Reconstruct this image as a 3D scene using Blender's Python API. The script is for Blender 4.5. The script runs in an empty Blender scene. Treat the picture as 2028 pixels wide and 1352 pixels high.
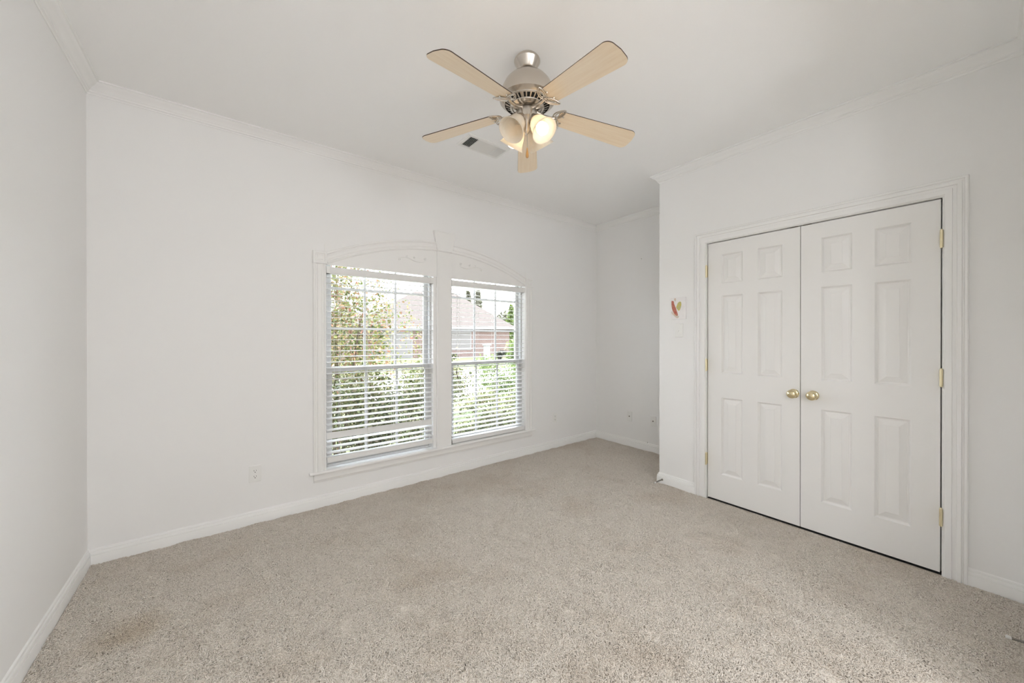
import bpy, math, random
import numpy as np
from mathutils import Vector, Matrix
random.seed(7); rng = np.random.default_rng(7)
R = math.radians
scn = bpy.context.scene
COL = scn.collection

# ------------------------------------------------------------------ camera
YAW = 0.6603
CZ = 1.2928
cam_d = bpy.data.cameras.new('camera'); cam = bpy.data.objects.new('camera', cam_d); COL.objects.link(cam)
cam.location = (0, 0, CZ)
cam.rotation_euler = (math.pi/2 - 0.0022, 0, -YAW)
cam_d.sensor_width = 36; cam_d.lens = 728.84/2028*36
cam_d.shift_y = -4.68/2028; cam_d.clip_start = 0.01; cam_d.clip_end = 400
scn.camera = cam

# ------------------------------------------------------------------ exposure, sky, sun, added fill lamps
vs = scn.view_settings
vs.view_transform = 'Standard'; vs.look = 'None'; vs.gamma = 1; vs.use_curve_mapping = False
vs.exposure = 0.17
scn.cycles.max_bounces = 11; scn.cycles.diffuse_bounces = 9
SKY = 8.6; FILL = 31.5
world = bpy.data.worlds.new('sky'); scn.world = world; world.use_nodes = True
nt = world.node_tree; nt.nodes.clear()
wo = nt.nodes.new('ShaderNodeOutputWorld'); bg = nt.nodes.new('ShaderNodeBackground')
tc = nt.nodes.new('ShaderNodeTexCoord'); sx = nt.nodes.new('ShaderNodeSeparateXYZ'); cr = nt.nodes.new('ShaderNodeValToRGB')
nt.links.new(tc.outputs['Generated'], sx.inputs[0]); nt.links.new(sx.outputs['Z'], cr.inputs[0])
cr.color_ramp.elements[0].position = 0.0; cr.color_ramp.elements[0].color = (0.93, 0.95, 1.0, 1)
cr.color_ramp.elements[1].position = 0.8; cr.color_ramp.elements[1].color = (0.72, 0.84, 1.0, 1)
nt.links.new(cr.outputs[0], bg.inputs[0]); bg.inputs[1].default_value = SKY
nt.links.new(bg.outputs[0], wo.inputs[0])

def lamp(name, kind, loc, energy, color, size=0.1, direction=None):
    l = bpy.data.lights.new(name, kind); l.energy = energy; l.color = color
    if kind == 'SUN': l.angle = R(2.0)
    elif kind == 'AREA': l.shape = 'DISK'; l.size = size
    else: l.shadow_soft_size = size
    o = bpy.data.objects.new(name, l); o.location = loc; COL.objects.link(o)
    if direction is not None: o.rotation_euler = Vector(direction).to_track_quat('-Z', 'Y').to_euler()
    return o
lamp('sun', 'SUN', (20, -10, 30), 16.0, (1.0, 0.95, 0.87), direction=(-0.5, 0.30, -0.80))
# two unseen fill lamps added behind the camera to brighten the room
lamp('hall_fill_lamp', 'POINT', (0.0, -1.25, 1.95), FILL*.85, (0.92, 0.95, 1.0), size=0.17)
lamp('hall_fill_lamp', 'POINT', (1.5, -1.25, 1.95), FILL*1.22, (0.92, 0.95, 1.0), size=0.17)
BULB = 4.0

# ------------------------------------------------------------------ materials
def mat(name, color, rough=0.5, metal=0.0, spec=0.5, bump=None, noise=None, ramp=None, coat=0.0, island=None, trans=0.0):
    m = bpy.data.materials.new(name); m.use_nodes = True
    n = m.node_tree; b = n.nodes['Principled BSDF']
    b.inputs['Base Color'].default_value = (*color, 1); b.inputs['Roughness'].default_value = rough
    b.inputs['Metallic'].default_value = metal; b.inputs['Specular IOR Level'].default_value = spec
    b.inputs['Coat Weight'].default_value = coat
    if noise:            # (scale, amount, detail)
        tx = n.nodes.new('ShaderNodeTexCoord'); t = n.nodes.new('ShaderNodeTexNoise')
        t.inputs['Scale'].default_value = noise[0]; t.inputs['Detail'].default_value = noise[2]
        n.links.new(tx.outputs['Object'], t.inputs['Vector'])
        mx = n.nodes.new('ShaderNodeMix'); mx.data_type = 'RGBA'
        c2 = noise[3] if len(noise) > 3 else tuple(c*(1-noise[1]) for c in color)
        mx.inputs[6].default_value = (*color, 1); mx.inputs[7].default_value = (*c2, 1)
        rr = n.nodes.new('ShaderNodeValToRGB'); rr.color_ramp.elements[0].position = .38; rr.color_ramp.elements[1].position = .66
        n.links.new(t.outputs['Fac'], rr.inputs[0]); n.links.new(rr.outputs[0], mx.inputs[0]); n.links.new(mx.outputs[2], b.inputs['Base Color'])
    if island:           # list of colours, one picked per loose piece
        g = n.nodes.new('ShaderNodeNewGeometry'); rr = n.nodes.new('ShaderNodeValToRGB')
        cr_ = rr.color_ramp
        while len(cr_.elements) < len(island): cr_.elements.new(0.5)
        for i, c in enumerate(island):
            cr_.elements[i].position = i/(len(island)-1); cr_.elements[i].color = (*c, 1)
        n.links.new(g.outputs['Random Per Island'], rr.inputs[0]); n.links.new(rr.outputs[0], b.inputs['Base Color'])
    if bump:             # (scale, strength, distance)
        tx = n.nodes.new('ShaderNodeTexCoord'); t = n.nodes.new('ShaderNodeTexNoise')
        t.inputs['Scale'].default_value = bump[0]; t.inputs['Detail'].default_value = 3
        n.links.new(tx.outputs['Object'], t.inputs['Vector'])
        bp = n.nodes.new('ShaderNodeBump'); bp.inputs['Strength'].default_value = bump[1]; bp.inputs['Distance'].default_value = bump[2]
        n.links.new(t.outputs['Fac'], bp.inputs['Height']); n.links.new(bp.outputs[0], b.inputs['Normal'])
    if trans:
        out = n.nodes['Material Output']; tl = n.nodes.new('ShaderNodeBsdfTranslucent'); ms = n.nodes.new('ShaderNodeMixShader')
        ms.inputs[0].default_value = trans
        if b.inputs['Base Color'].links: n.links.new(b.inputs['Base Color'].links[0].from_socket, tl.inputs[0])
        else: tl.inputs[0].default_value = (*color, 1)
        n.links.new(b.outputs[0], ms.inputs[1]); n.links.new(tl.outputs[0], ms.inputs[2]); n.links.new(ms.outputs[0], out.inputs[0])
    return m

M = {}
M['wall'] = mat('wall_paint', (.88, .874, .862), .6, spec=.25, bump=(160, .12, .0012))
M['ceiling'] = mat('ceiling_paint', (.95, .947, .938), .75, spec=.2, bump=(120, .15, .0015))
M['trim'] = mat('trim_gloss_paint', (.89, .885, .87), .32, spec=.45)
M['door'] = mat('door_paint', (.87, .86, .84), .36, spec=.4, bump=(220, .05, .0006))
M['casing'] = mat('window_casing_paint', (.88, .87, .85), .38, spec=.4)
M['plastic'] = mat('white_plastic', (.86, .855, .83), .3)
M['slat'] = mat('blind_slat_white', (.80, .79, .77), .35)
M['cord'] = mat('blind_cord', (.82, .81, .78), .8)
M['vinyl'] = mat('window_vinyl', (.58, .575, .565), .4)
M['dark'] = mat('dark_gap', (.015, .014, .012), .8)
M['slot'] = mat('outlet_slot', (.03, .025, .02), .6)
M['tassel'] = mat('dark_wood_tassel', (.08, .05, .03), .4)
M['tassel2'] = mat('olive_tassel', (.14, .15, .06), .4)
M['brass'] = mat('polished_brass', (.80, .70, .46), .12, metal=1)
M['brass_satin'] = mat('satin_brass', (.82, .73, .50), .36, metal=1)
M['nickel'] = mat('brushed_nickel', (.60, .55, .49), .26, metal=1)
M['nickel_dark'] = mat('dark_nickel', (.30, .26, .22), .35, metal=1)
M['spring'] = mat('spring_steel', (.30, .28, .25), .35, metal=1)
M['rubber'] = mat('white_rubber_tip', (.80, .79, .76), .5)
M['black'] = mat('black_ball', (.02, .02, .02), .3)
M['fob'] = mat('amber_wood_fob', (.55, .27, .07), .3, coat=.5)
M['blade_edge'] = mat('blade_edge_dark', (.06, .035, .02), .5)
M['jamb'] = mat('closet_shade_black', (.03, .03, .03), .9)  # near-black colour stands in for the closet's shade
M['canvas'] = mat('canvas_white', (.87, .85, .84), .7, noise=(30, .04, 2))
M['chili'] = mat('paint_red', (.46, .10, .075), .6, noise=(60, .4, 3, (.55, .26, .17)))
M['leaf_paint'] = mat('paint_olive_yellow', (.60, .52, .16), .6, noise=(50, .2, 2, (.5, .5, .25)))
M['wash'] = mat('paint_grey_wash', (.62, .60, .55), .6, noise=(70, .3, 2, (.72, .55, .42)))
M['concrete'] = mat('pale_concrete', (.26, .25, .235), .85, noise=(3, .12, 4))
M['mulch'] = mat('garden_soil', (.10, .075, .05), .95, noise=(14, .5, 4))
M['lawn'] = mat('lawn', (.065, .085, .025), .9, noise=(5, .3, 6, (.085, .095, .035)))
M['roof'] = mat('roof_shingle', (.064, .050, .042), .85, noise=(9, .25, 5))
M['roof2'] = mat('far_roof_shingle', (.068, .048, .044), .85, noise=(9, .2, 5))
M['fascia'] = mat('white_fascia', (.24, .23, .225), .6)
M['garage'] = mat('garage_door', (.17, .155, .145), .6)
M['winglass'] = mat('house_window', (.15, .135, .125), .7)
M['bark'] = mat('bark', (.16, .12, .09), .9)
M['leaf_green'] = mat('hedge_leaf', (.1, .2, .05), .35, spec=.6, trans=.35,
                      island=[(.07, .085, .035), (.14, .17, .06), (.26, .29, .11), (.46, .46, .26), (.30, .22, .16)])
M['leaf_myrtle'] = mat('myrtle_leaf', (.1, .2, .05), .4, spec=.5, trans=.4,
                       island=[(.06, .08, .025), (.13, .17, .045), (.21, .25, .08), (.32, .28, .12), (.34, .15, .11), (.17, .20, .06)])
M['leaf_bright'] = mat('bright_shrub_leaf', (.2, .35, .05), .45, trans=.4,
                       island=[(.06, .09, .02), (.11, .16, .035), (.17, .23, .06), (.24, .28, .12)])
M['leaf_dark'] = mat('dark_shrub_leaf', (.05, .08, .03), .6, island=[(.012, .015, .008), (.03, .03, .016), (.05, .042, .028)])
M['leaf_far'] = mat('far_tree_leaf', (.1, .12, .05), .7, island=[(.09, .095, .055), (.13, .13, .08), (.17, .16, .11)])

def brick_mat():
    m = bpy.data.materials.new('red_brick'); m.use_nodes = True; n = m.node_tree; b = n.nodes['Principled BSDF']
    tx = n.nodes.new('ShaderNodeTexCoord'); br = n.nodes.new('ShaderNodeTexBrick')
    mp = n.nodes.new('ShaderNodeMapping'); mp.inputs['Rotation'].default_value = (R(90), 0, 0)
    n.links.new(tx.outputs['Object'], mp.inputs[0]); n.links.new(mp.outputs[0], br.inputs[0])
    br.inputs['Color1'].default_value = (.17, .110, .092, 1); br.inputs['Color2'].default_value = (.14, .086, .072, 1)
    br.inputs['Mortar'].default_value = (.19, .165, .15, 1); br.inputs['Scale'].default_value = 2.2
    n.links.new(br.outputs[0], b.inputs['Base Color']); b.inputs['Roughness'].default_value = .9
    return m
M['brick'] = brick_mat()

def wood_mat():
    m = bpy.data.materials.new('pale_maple_blade'); m.use_nodes = True; n = m.node_tree; b = n.nodes['Principled BSDF']
    tx = n.nodes.new('ShaderNodeTexCoord'); mp = n.nodes.new('ShaderNodeMapping'); mp.inputs['Scale'].default_value = (2.2, 34, 34)
    t = n.nodes.new('ShaderNodeTexNoise'); t.inputs['Scale'].default_value = 2.5; t.inputs['Detail'].default_value = 5; t.inputs['Distortion'].default_value = .6
    n.links.new(tx.outputs['Object'], mp.inputs[0]); n.links.new(mp.outputs[0], t.inputs['Vector'])
    rr = n.nodes.new('ShaderNodeValToRGB'); e = rr.color_ramp.elements
    e[0].position = .3; e[0].color = (.86, .69, .485, 1); e[1].position = .75; e[1].color = (.93, .785, .59, 1)
    n.links.new(t.outputs['Fac'], rr.inputs[0]); n.links.new(rr.outputs[0], b.inputs['Base Color'])
    b.inputs['Roughness'].default_value = .33; b.inputs['Coat Weight'].default_value = .25; b.inputs['Coat Roughness'].default_value = .2
    return m
M['maple'] = wood_mat()

def glass_mat():
    m = bpy.data.materials.new('window_glass'); m.use_nodes = True; n = m.node_tree
    out = n.nodes['Material Output']; n.nodes.remove(n.nodes['Principled BSDF'])
    tr = n.nodes.new('ShaderNodeBsdfTransparent'); tr.inputs[0].default_value = (.93, .94, .94, 1)
    gl = n.nodes.new('ShaderNodeBsdfGlossy'); gl.inputs['Roughness'].default_value = .02
    fr = n.nodes.new('ShaderNodeFresnel'); fr.inputs[0].default_value = 1.45; ms = n.nodes.new('ShaderNodeMixShader')
    n.links.new(fr.outputs[0], ms.inputs[0]); n.links.new(tr.outputs[0], ms.inputs[1]); n.links.new(gl.outputs[0], ms.inputs[2]); n.links.new(ms.outputs[0], out.inputs[0])
    return m
M['glass'] = glass_mat()

def shade_mat():
    m = bpy.data.materials.new('alabaster_glass'); m.use_nodes = True; n = m.node_tree; b = n.nodes['Principled BSDF']; out = n.nodes['Material Output']
    tx = n.nodes.new('ShaderNodeTexCoord'); t = n.nodes.new('ShaderNodeTexNoise'); t.inputs['Scale'].default_value = 22; t.inputs['Detail'].default_value = 4; t.inputs['Distortion'].default_value = 1.5
    n.links.new(tx.outputs['Object'], t.inputs['Vector'])
    rr = n.nodes.new('ShaderNodeValToRGB'); e = rr.color_ramp.elements
    e[0].position = .35; e[0].color = (.93, .87, .78, 1); e[1].position = .7; e[1].color = (.97, .93, .86, 1)
    n.links.new(t.outputs['Fac'], rr.inputs[0]); n.links.new(rr.outputs[0], b.inputs['Base Color']); b.inputs['Roughness'].default_value = .25
    tl = n.nodes.new('ShaderNodeBsdfTranslucent'); n.links.new(rr.outputs[0], tl.inputs[0]); ms = n.nodes.new('ShaderNodeMixShader'); ms.inputs[0].default_value = .6
    n.links.new(b.outputs[0], ms.inputs[1]); n.links.new(tl.outputs[0], ms.inputs[2]); n.links.new(ms.outputs[0], out.inputs[0])
    return m
M['shade'] = shade_mat()

def bulb_mat():
    m = bpy.data.materials.new('lit_bulb'); m.use_nodes = True; n = m.node_tree; b = n.nodes['Principled BSDF']
    b.inputs['Base Color'].default_value = (1, .95, .85, 1); b.inputs['Emission Color'].default_value = (1, .82, .56, 1); b.inputs['Emission Strength'].default_value = BULB
    return m
M['bulb'] = bulb_mat()

def carpet_mat():
    m = bpy.data.materials.new('carpet_yarn'); m.use_nodes = True; n = m.node_tree; b = n.nodes['Principled BSDF']
    g = n.nodes.new('ShaderNodeNewGeometry'); tx = n.nodes.new('ShaderNodeTexCoord')
    rr = n.nodes.new('ShaderNodeValToRGB'); e = rr.color_ramp.elements
    e[0].position = 0; e[0].color = (.70, .635, .56, 1); e[1].position = 1; e[1].color = (.88, .82, .745, 1)
    n.links.new(g.outputs['Random Per Island'], rr.inputs[0])
    # worn, soiled traffic patches with their own shapes
    t = n.nodes.new('ShaderNodeTexNoise'); t.inputs['Scale'].default_value = 1.7; t.inputs['Detail'].default_value = 5; t.inputs['Roughness'].default_value = .6
    n.links.new(tx.outputs['Object'], t.inputs['Vector'])
    r2 = n.nodes.new('ShaderNodeValToRGB'); e2 = r2.color_ramp.elements; e2[0].position = .50; e2[0].color = (0, 0, 0, 1); e2[1].position = .80; e2[1].color = (1, 1, 1, 1)
    n.links.new(t.outputs['Fac'], r2.inputs[0])
    mx = n.nodes.new('ShaderNodeMix'); mx.data_type = 'RGBA'; mx.blend_type = 'MULTIPLY'; mx.inputs[7].default_value = (.84, .79, .74, 1)
    n.links.new(r2.outputs[0], mx.inputs[0]); n.links.new(rr.outputs[0], mx.inputs[6])
    last = mx.outputs[2]
    for (cx, cy, rad, col) in STAINS:
        sp = n.nodes.new('ShaderNodeVectorMath'); sp.operation = 'DISTANCE'; sp.inputs[1].default_value = (cx, cy, 0)
        dn = n.nodes.new('ShaderNodeTexNoise'); dn.inputs['Scale'].default_value = 9
        n.links.new(tx.outputs['Object'], dn.inputs['Vector'])
        va = n.nodes.new('ShaderNodeVectorMath'); va.operation = 'SCALE'; va.inputs[3].default_value = .12
        n.links.new(dn.outputs['Color'], va.inputs[0])
        vb = n.nodes.new('ShaderNodeVectorMath'); vb.operation = 'ADD'; n.links.new(tx.outputs['Object'], vb.inputs[0]); n.links.new(va.outputs[0], vb.inputs[1])
        n.links.new(vb.outputs[0], sp.inputs[0])
        mr = n.nodes.new('ShaderNodeMapRange'); mr.inputs[1].default_value = rad; mr.inputs[2].default_value = rad*.35; mr.inputs[3].default_value = 0; mr.inputs[4].default_value = .55
        n.links.new(sp.outputs['Value'], mr.inputs[0])
        mm = n.nodes.new('ShaderNodeMix'); mm.data_type = 'RGBA'; mm.blend_type = 'MULTIPLY'; mm.inputs[7].default_value = (*col, 1)
        n.links.new(mr.outputs[0], mm.inputs[0]); n.links.new(last, mm.inputs[6]); last = mm.outputs[2]
    n.links.new(last, b.inputs['Base Color']); b.inputs['Roughness'].default_value = .95; b.inputs['Specular IOR Level'].default_value = .15
    return m
STAINS = [(-.27, 2.36, .17, (.72, .64, .52)), (.60, 1.02, .15, (.78, .70, .60))]
M['carpet'] = carpet_mat()
M['carpet_base'] = mat('carpet_backing', (.52, .45, .38), .95)

# ------------------------------------------------------------------ mesh helpers
class MB:
    def __init__(s): s.v = []; s.f = []; s.mi = []
    def add(s, vs_, fs_, mi=0):
        o = len(s.v); s.v += [tuple(v) for v in vs_]; s.f += [tuple(i+o for i in f) for f in fs_]; s.mi += [mi]*len(fs_); return s
    def box(s, x0, x1, y0, y1, z0, z1, mi=0, mtx=None):
        x0, x1 = min(x0, x1), max(x0, x1); y0, y1 = min(y0, y1), max(y0, y1); z0, z1 = min(z0, z1), max(z0, z1)
        vs_ = [Vector(p) for p in ((x0,y0,z0),(x1,y0,z0),(x1,y1,z0),(x0,y1,z0),(x0,y0,z1),(x1,y0,z1),(x1,y1,z1),(x0,y1,z1))]
        if mtx: vs_ = [mtx @ v for v in vs_]
        return s.add(vs_, [(0,3,2,1),(4,5,6,7),(0,1,5,4),(1,2,6,5),(2,3,7,6),(3,0,4,7)], mi)
    def lathe(s, prof, seg=32, mtx=None, mi=0, cap=True):
        vs_ = []; fs_ = []
        for (r, z) in prof:
            for k in range(seg):
                a = 2*math.pi*k/seg; vs_.append(Vector((r*math.cos(a), r*math.sin(a), z)))
        for i in range(len(prof)-1):
            for k in range(seg):
                k2 = (k+1) % seg; fs_.append((i*seg+k, i*seg+k2, (i+1)*seg+k2, (i+1)*seg+k))
        if cap:
            if prof[0][0] > 1e-5: fs_.append(tuple(reversed(range(seg))))
            if prof[-1][0] > 1e-5: fs_.append(tuple(range((len(prof)-1)*seg, len(prof)*seg)))
        if mtx: vs_ = [mtx @ v for v in vs_]
        return s.add(vs_, fs_, mi)
    def tube(s, pts, r, seg=8, closed=False, mi=0, flat=None):
        pts = [Vector(p) for p in pts]; n = len(pts); vs_ = []; fs_ = []
        rr = r if isinstance(r, (list, tuple)) else [r]*n
        up = Vector((0, 0, 1))
        for i, p in enumerate(pts):
            if closed: t = pts[(i+1) % n]-pts[i-1]
            else: t = pts[min(i+1, n-1)]-pts[max(i-1, 0)]
            t.normalize()
            u = up if flat is None else Vector(flat)
            if abs(t.dot(u)) > .97: u = Vector((1, 0, 0))
            a = t.cross(u).normalized(); b = a.cross(t).normalized()
            for k in range(seg):
                an = 2*math.pi*k/seg; vs_.append(p+(a*math.cos(an)+b*math.sin(an))*rr[i])
        for i in range(n if closed else n-1):
            j = (i+1) % n
            for k in range(seg):
                k2 = (k+1) % seg; fs_.append((i*seg+k, i*seg+k2, j*seg+k2, j*seg+k))
        if not closed: fs_ += [tuple(reversed(range(seg))), tuple(range((n-1)*seg, n*seg))]
        return s.add(vs_, fs_, mi)
    def sweep(s, prof, path, closed=False, mi=0):
        """prof: list of (out, up); path: list of (point, out_dir, up_dir)"""
        vs_ = []; fs_ = []; m = len(prof)
        for (p, o, u) in path:
            for (a, b) in prof: vs_.append(Vector(p)+Vector(o)*a+Vector(u)*b)
        n = len(path)
        for i in range(n if closed else n-1):
            j = (i+1) % n
            for k in range(m-1): fs_.append((i*m+k, j*m+k, j*m+k+1, i*m+k+1))
        if not closed: fs_ += [tuple(range(m)), tuple(reversed(range((n-1)*m, n*m)))]
        return s.add(vs_, fs_, mi)
    def build(s, name, mats, parent=None, smooth=False, bevel=0, loc=None):
        me = bpy.data.meshes.new(name); me.from_pydata(s.v, [], s.f)
        mats = mats if isinstance(mats, (list, tuple)) else [mats]
        for m in mats: me.materials.append(m)
        me.polygons.foreach_set('material_index', s.mi)
        if smooth:
            me.polygons.foreach_set('use_smooth', [True]*len(s.f))
            me.update()
            try: me.set_sharp_from_angle(angle=R(smooth if smooth is not True else 40))
            except Exception: pass
        me.update(); o = bpy.data.objects.new(name, me); COL.objects.link(o)
        if parent: o.parent = parent
        if loc: o.location = loc
        if bevel:
            b = o.modifiers.new('bevel', 'BEVEL'); b.width = bevel; b.segments = 2; b.limit_method = 'ANGLE'; b.angle_limit = R(35)
        return o

def fix_normals(o):
    import bmesh
    bm = bmesh.new(); bm.from_mesh(o.data); bmesh.ops.recalc_face_normals(bm, faces=bm.faces); bm.to_mesh(o.data); bm.free(); return o

def thing(name, label, cat, loc=(0, 0, 0), group=None, kind=None):
    o = bpy.data.objects.new(name, None); o.empty_display_size = .05; COL.objects.link(o); o.location = loc
    return tag(o, label, cat, group, kind)
def tag(o, label=None, cat=None, group=None, kind=None):
    if label: o['label'] = label
    if cat: o['category'] = cat
    if group: o['group'] = group
    if kind: o['kind'] = kind
    return o
def struct(o, label, cat): return tag(o, label, cat, kind='structure')
def copy_tree(o, parent=None):
    c = o.copy(); COL.objects.link(c)
    if parent: c.parent = parent
    for ch in list(o.children): copy_tree(ch, c)
    return c

# ------------------------------------------------------------------ room dimensions (metres)
XL, D, XW, XA, YC, YF, H = -.6214, 3.112, 3.060, 3.8006, 1.790, -.15, 2.74
TH = .14
# walls
w = MB().box(XL-TH, XL, YF-TH, D+TH, 0, H).build('wall_left', M['wall']); struct(w, 'off-white painted wall along the left edge, bare above its baseboard', 'wall')
# window opening in the far wall
OX0, OX1, OZ0, OZ1 = .595, 2.612, .262, 2.02
b = MB()
b.box(XL, OX0, D, D+TH, 0, H).box(OX1, XA+TH, D, D+TH, 0, H).box(OX0, OX1, D, D+TH, 0, OZ0).box(OX0, OX1, D, D+TH, OZ1, H)
for k in range(17):
    for x_ in (OX0+k*.0125, OX1-(k+1)*.0125): b.box(x_, x_+.0125, D, D+TH, min(OZ1-.004, -.123+math.sqrt(2.275**2-(x_+.006-1.610)**2)), OZ1)
struct(b.build('wall_back', M['wall']), 'off-white painted wall holding the arched double window', 'wall')
b = MB().box(XA, XA+TH, YC-TH, D, 0, H)
struct(b.build('wall_alcove', M['wall']), 'off-white end wall of the recess to the right of the window, with two small jacks', 'wall')
b = MB().box(XW, XA, YC-TH, YC, 0, H)
struct(b.build('wall_return', M['wall']), 'short hidden off-white wall turning the corner beside the closet', 'wall')
DY0, DY1, DZ1 = .145, 1.3815, 2.056
b = MB(); b.box(XW, XW+.11, DY1+.02, YC-TH, 0, H).box(XW, XW+.11, YF-TH, DY0-.02, 0, H).box(XW, XW+.11, DY0-.02, DY1+.02, DZ1+.02, H)
struct(b.build('wall_right', M['wall']), 'off-white wall on the right around the closet double doors', 'wall')
b = MB().box(XW+.11, XA+.05, -.2, 0, 0, H).box(XA, XA+.05, 0, YC-TH, 0, H).box(XW+.012, XA, DY0, DY1, .003, .0062).box(XW+.11, XA, YC-TH-.02, YC-TH-.001, 0, H)  # black walls and floor strip paint in the shade under the doors
struct(b.build('wall_closet', M['jamb']), 'closet walls and floor strip behind the doors, coloured near-black as shade', 'wall')
# front wall: opening behind the camera, widened to pass the added fill light
b = MB(); b.box(XL, -.50, YF-TH, YF, 0, H).box(2.05, XW+.11, YF-TH, YF, 0, H).box(-.50, 2.05, YF-TH, YF, 2.42, H)
struct(b.build('wall_front', M['wall']), 'off-white wall with the cased opening behind the camera, widened for the added fill light', 'wall')
b = MB(); b.box(-.76, -.64, -2.5, YF-TH, 0, H).box(2.3, 2.42, -2.5, YF-TH, 0, H).box(-.76, 2.42, -2.6, -2.5, 0, H)
struct(b.build('wall_hall', M['wall']), 'off-white walls of the hallway behind the camera', 'wall')
b = MB(); b.box(XL-TH, XA+TH, -2.6, D+TH, -.12, .0045)
struct(b.build('floor', M['carpet_base']), 'floor under the beige carpet', 'floor')
b = MB(); b.box(XL-TH, XA+TH, -2.6, D+TH, H, H+.16)
struct(b.build('ceiling', M['ceiling']), 'smooth off-white ceiling with the fan in its middle', 'ceiling')

# ------------------------------------------------------------------ mouldings
BASE = [(0, 0), (.016, 0), (.016, .060), (.0150, .063), (.0110, .0640), (.0110, .0662), (.0140, .0675), (.0132, .077), (.0115, .0810), (.0062, .0825), (.0062, .0850), (.0080, .0862), (.0062, .094), (0, .098)]
CROWN = [(.060, 0), (.060, -.008), (.052, -.010), (.049, -.016), (.040, -.024), (.028, -.032), (.021, -.040), (.017, -.046), (.014, -.048), (.013, -.056), (.006, -.060), (.004, -.068), (0, -.068)]
def moulding(name, prof, pts, z, label, cat):
    """pts: polyline [(x,y)]; the room lies on the left of the walking direction; mitred corners"""
    P = [Vector((p[0], p[1], 0)) for p in pts]; path = []
    for i, p in enumerate(P):
        ns = []
        if i > 0: d = (P[i]-P[i-1]).normalized(); ns.append(Vector((-d.y, d.x, 0)))
        if i < len(P)-1: d = (P[i+1]-P[i]).normalized(); ns.append(Vector((-d.y, d.x, 0)))
        if len(ns) == 2: m_ = (ns[0]+ns[1]); m_ = m_/max(1e-6, m_.dot(ns[0]))
        else: m_ = ns[0]
        path.append((Vector((p.x, p.y, z)), m_, Vector((0, 0, 1))))
    o = fix_normals(MB().sweep(prof, path).build(name, M['trim'], smooth=30))
    return struct(o, label, cat)
CW = .085   # closet casing width
moulding('baseboard_left', BASE, [(XL, D), (XL, YF)], 0, 'white baseboard running along the left wall', 'baseboard')
moulding('baseboard_back', BASE, [(XA, D), (XL, D)], 0, 'white baseboard under the double window along the far wall', 'baseboard')
moulding('baseboard_alcove', BASE, [(XA, YC), (XA, D)], 0, 'white baseboard on the end wall of the recess', 'baseboard')
moulding('baseboard_right', BASE, [(XW, DY1+.078), (XW, YC), (XA, YC)], 0, 'short white baseboard between recess corner and closet casing', 'baseboard')
moulding('baseboard_front', BASE, [(2.12, YF), (XW, YF), (XW, DY0-.080)], 0, 'white baseboard right of the closet casing by the photo edge', 'baseboard')
moulding('trim_1', CROWN, [(XA, D), (XL, D), (XL, YF), (XW, YF), (XW, YC), (XA, YC), (XA, D), ], H, 'white crown moulding around the top of the room', 'crown moulding')
# closet casing
CAS = [(0, 0), (0, .011), (.005, .015), (.012, .016), (.028, .0165), (.030, .0110), (.034, .0105), (.044, .0120), (.0465, .0190), (.054, .0215), (.061, .0215), (.0635, .0140), (.0690, .0135), (.0715, .0195), (.080, .0205), (.0835, .017), (.085, .0)]
# out = away from the opening, up = toward the room (-x)
y0, y1, zt = DY0-.006, DY1+.006, DZ1+.004
path = [((XW, y1, 0), (0, 1, 0), (-1, 0, 0)), ((XW, y1, zt), (0, 1, 1), (-1, 0, 0)), ((XW, y0, zt), (0, -1, 1), (-1, 0, 0)), ((XW, y0, 0), (0, -1, 0), (-1, 0, 0))]
o = fix_normals(MB().sweep(CAS, path).build('trim_2', M['trim'], smooth=30)); struct(o, 'white moulded casing around the closet double doors', 'door casing')
b = MB(); b.box(XW-.004, XW+.11, DY1, DY1+.02, 0, DZ1+.02).box(XW-.004, XW+.11, DY0-.02, DY0, 0, DZ1+.02).box(XW-.004, XW+.11, DY0, DY1, DZ1, DZ1+.02)
b.box(XW+.060, XW+.075, DY1-.012, DY1, 0, DZ1).box(XW+.060, XW+.075, DY0, DY0+.012, 0, DZ1).box(XW+.060, XW+.075, DY0, DY1, DZ1-.012, DZ1)
struct(b.build('trim_3', M['trim']), 'white closet door jamb inside the casing', 'door jamb')
# casing of the unseen opening widened for fill light
b = MB(); b.box(-.59, -.50, YF-.0, YF+.018, 0, 2.51).box(2.05, 2.12, YF, YF+.018, 0, 2.51).box(-.50, 2.05, YF, YF+.018, 2.42, 2.51)
struct(b.build('trim_4', M['trim']), 'white casing of the opening behind the camera, widened for the added fill light', 'door casing')

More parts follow.
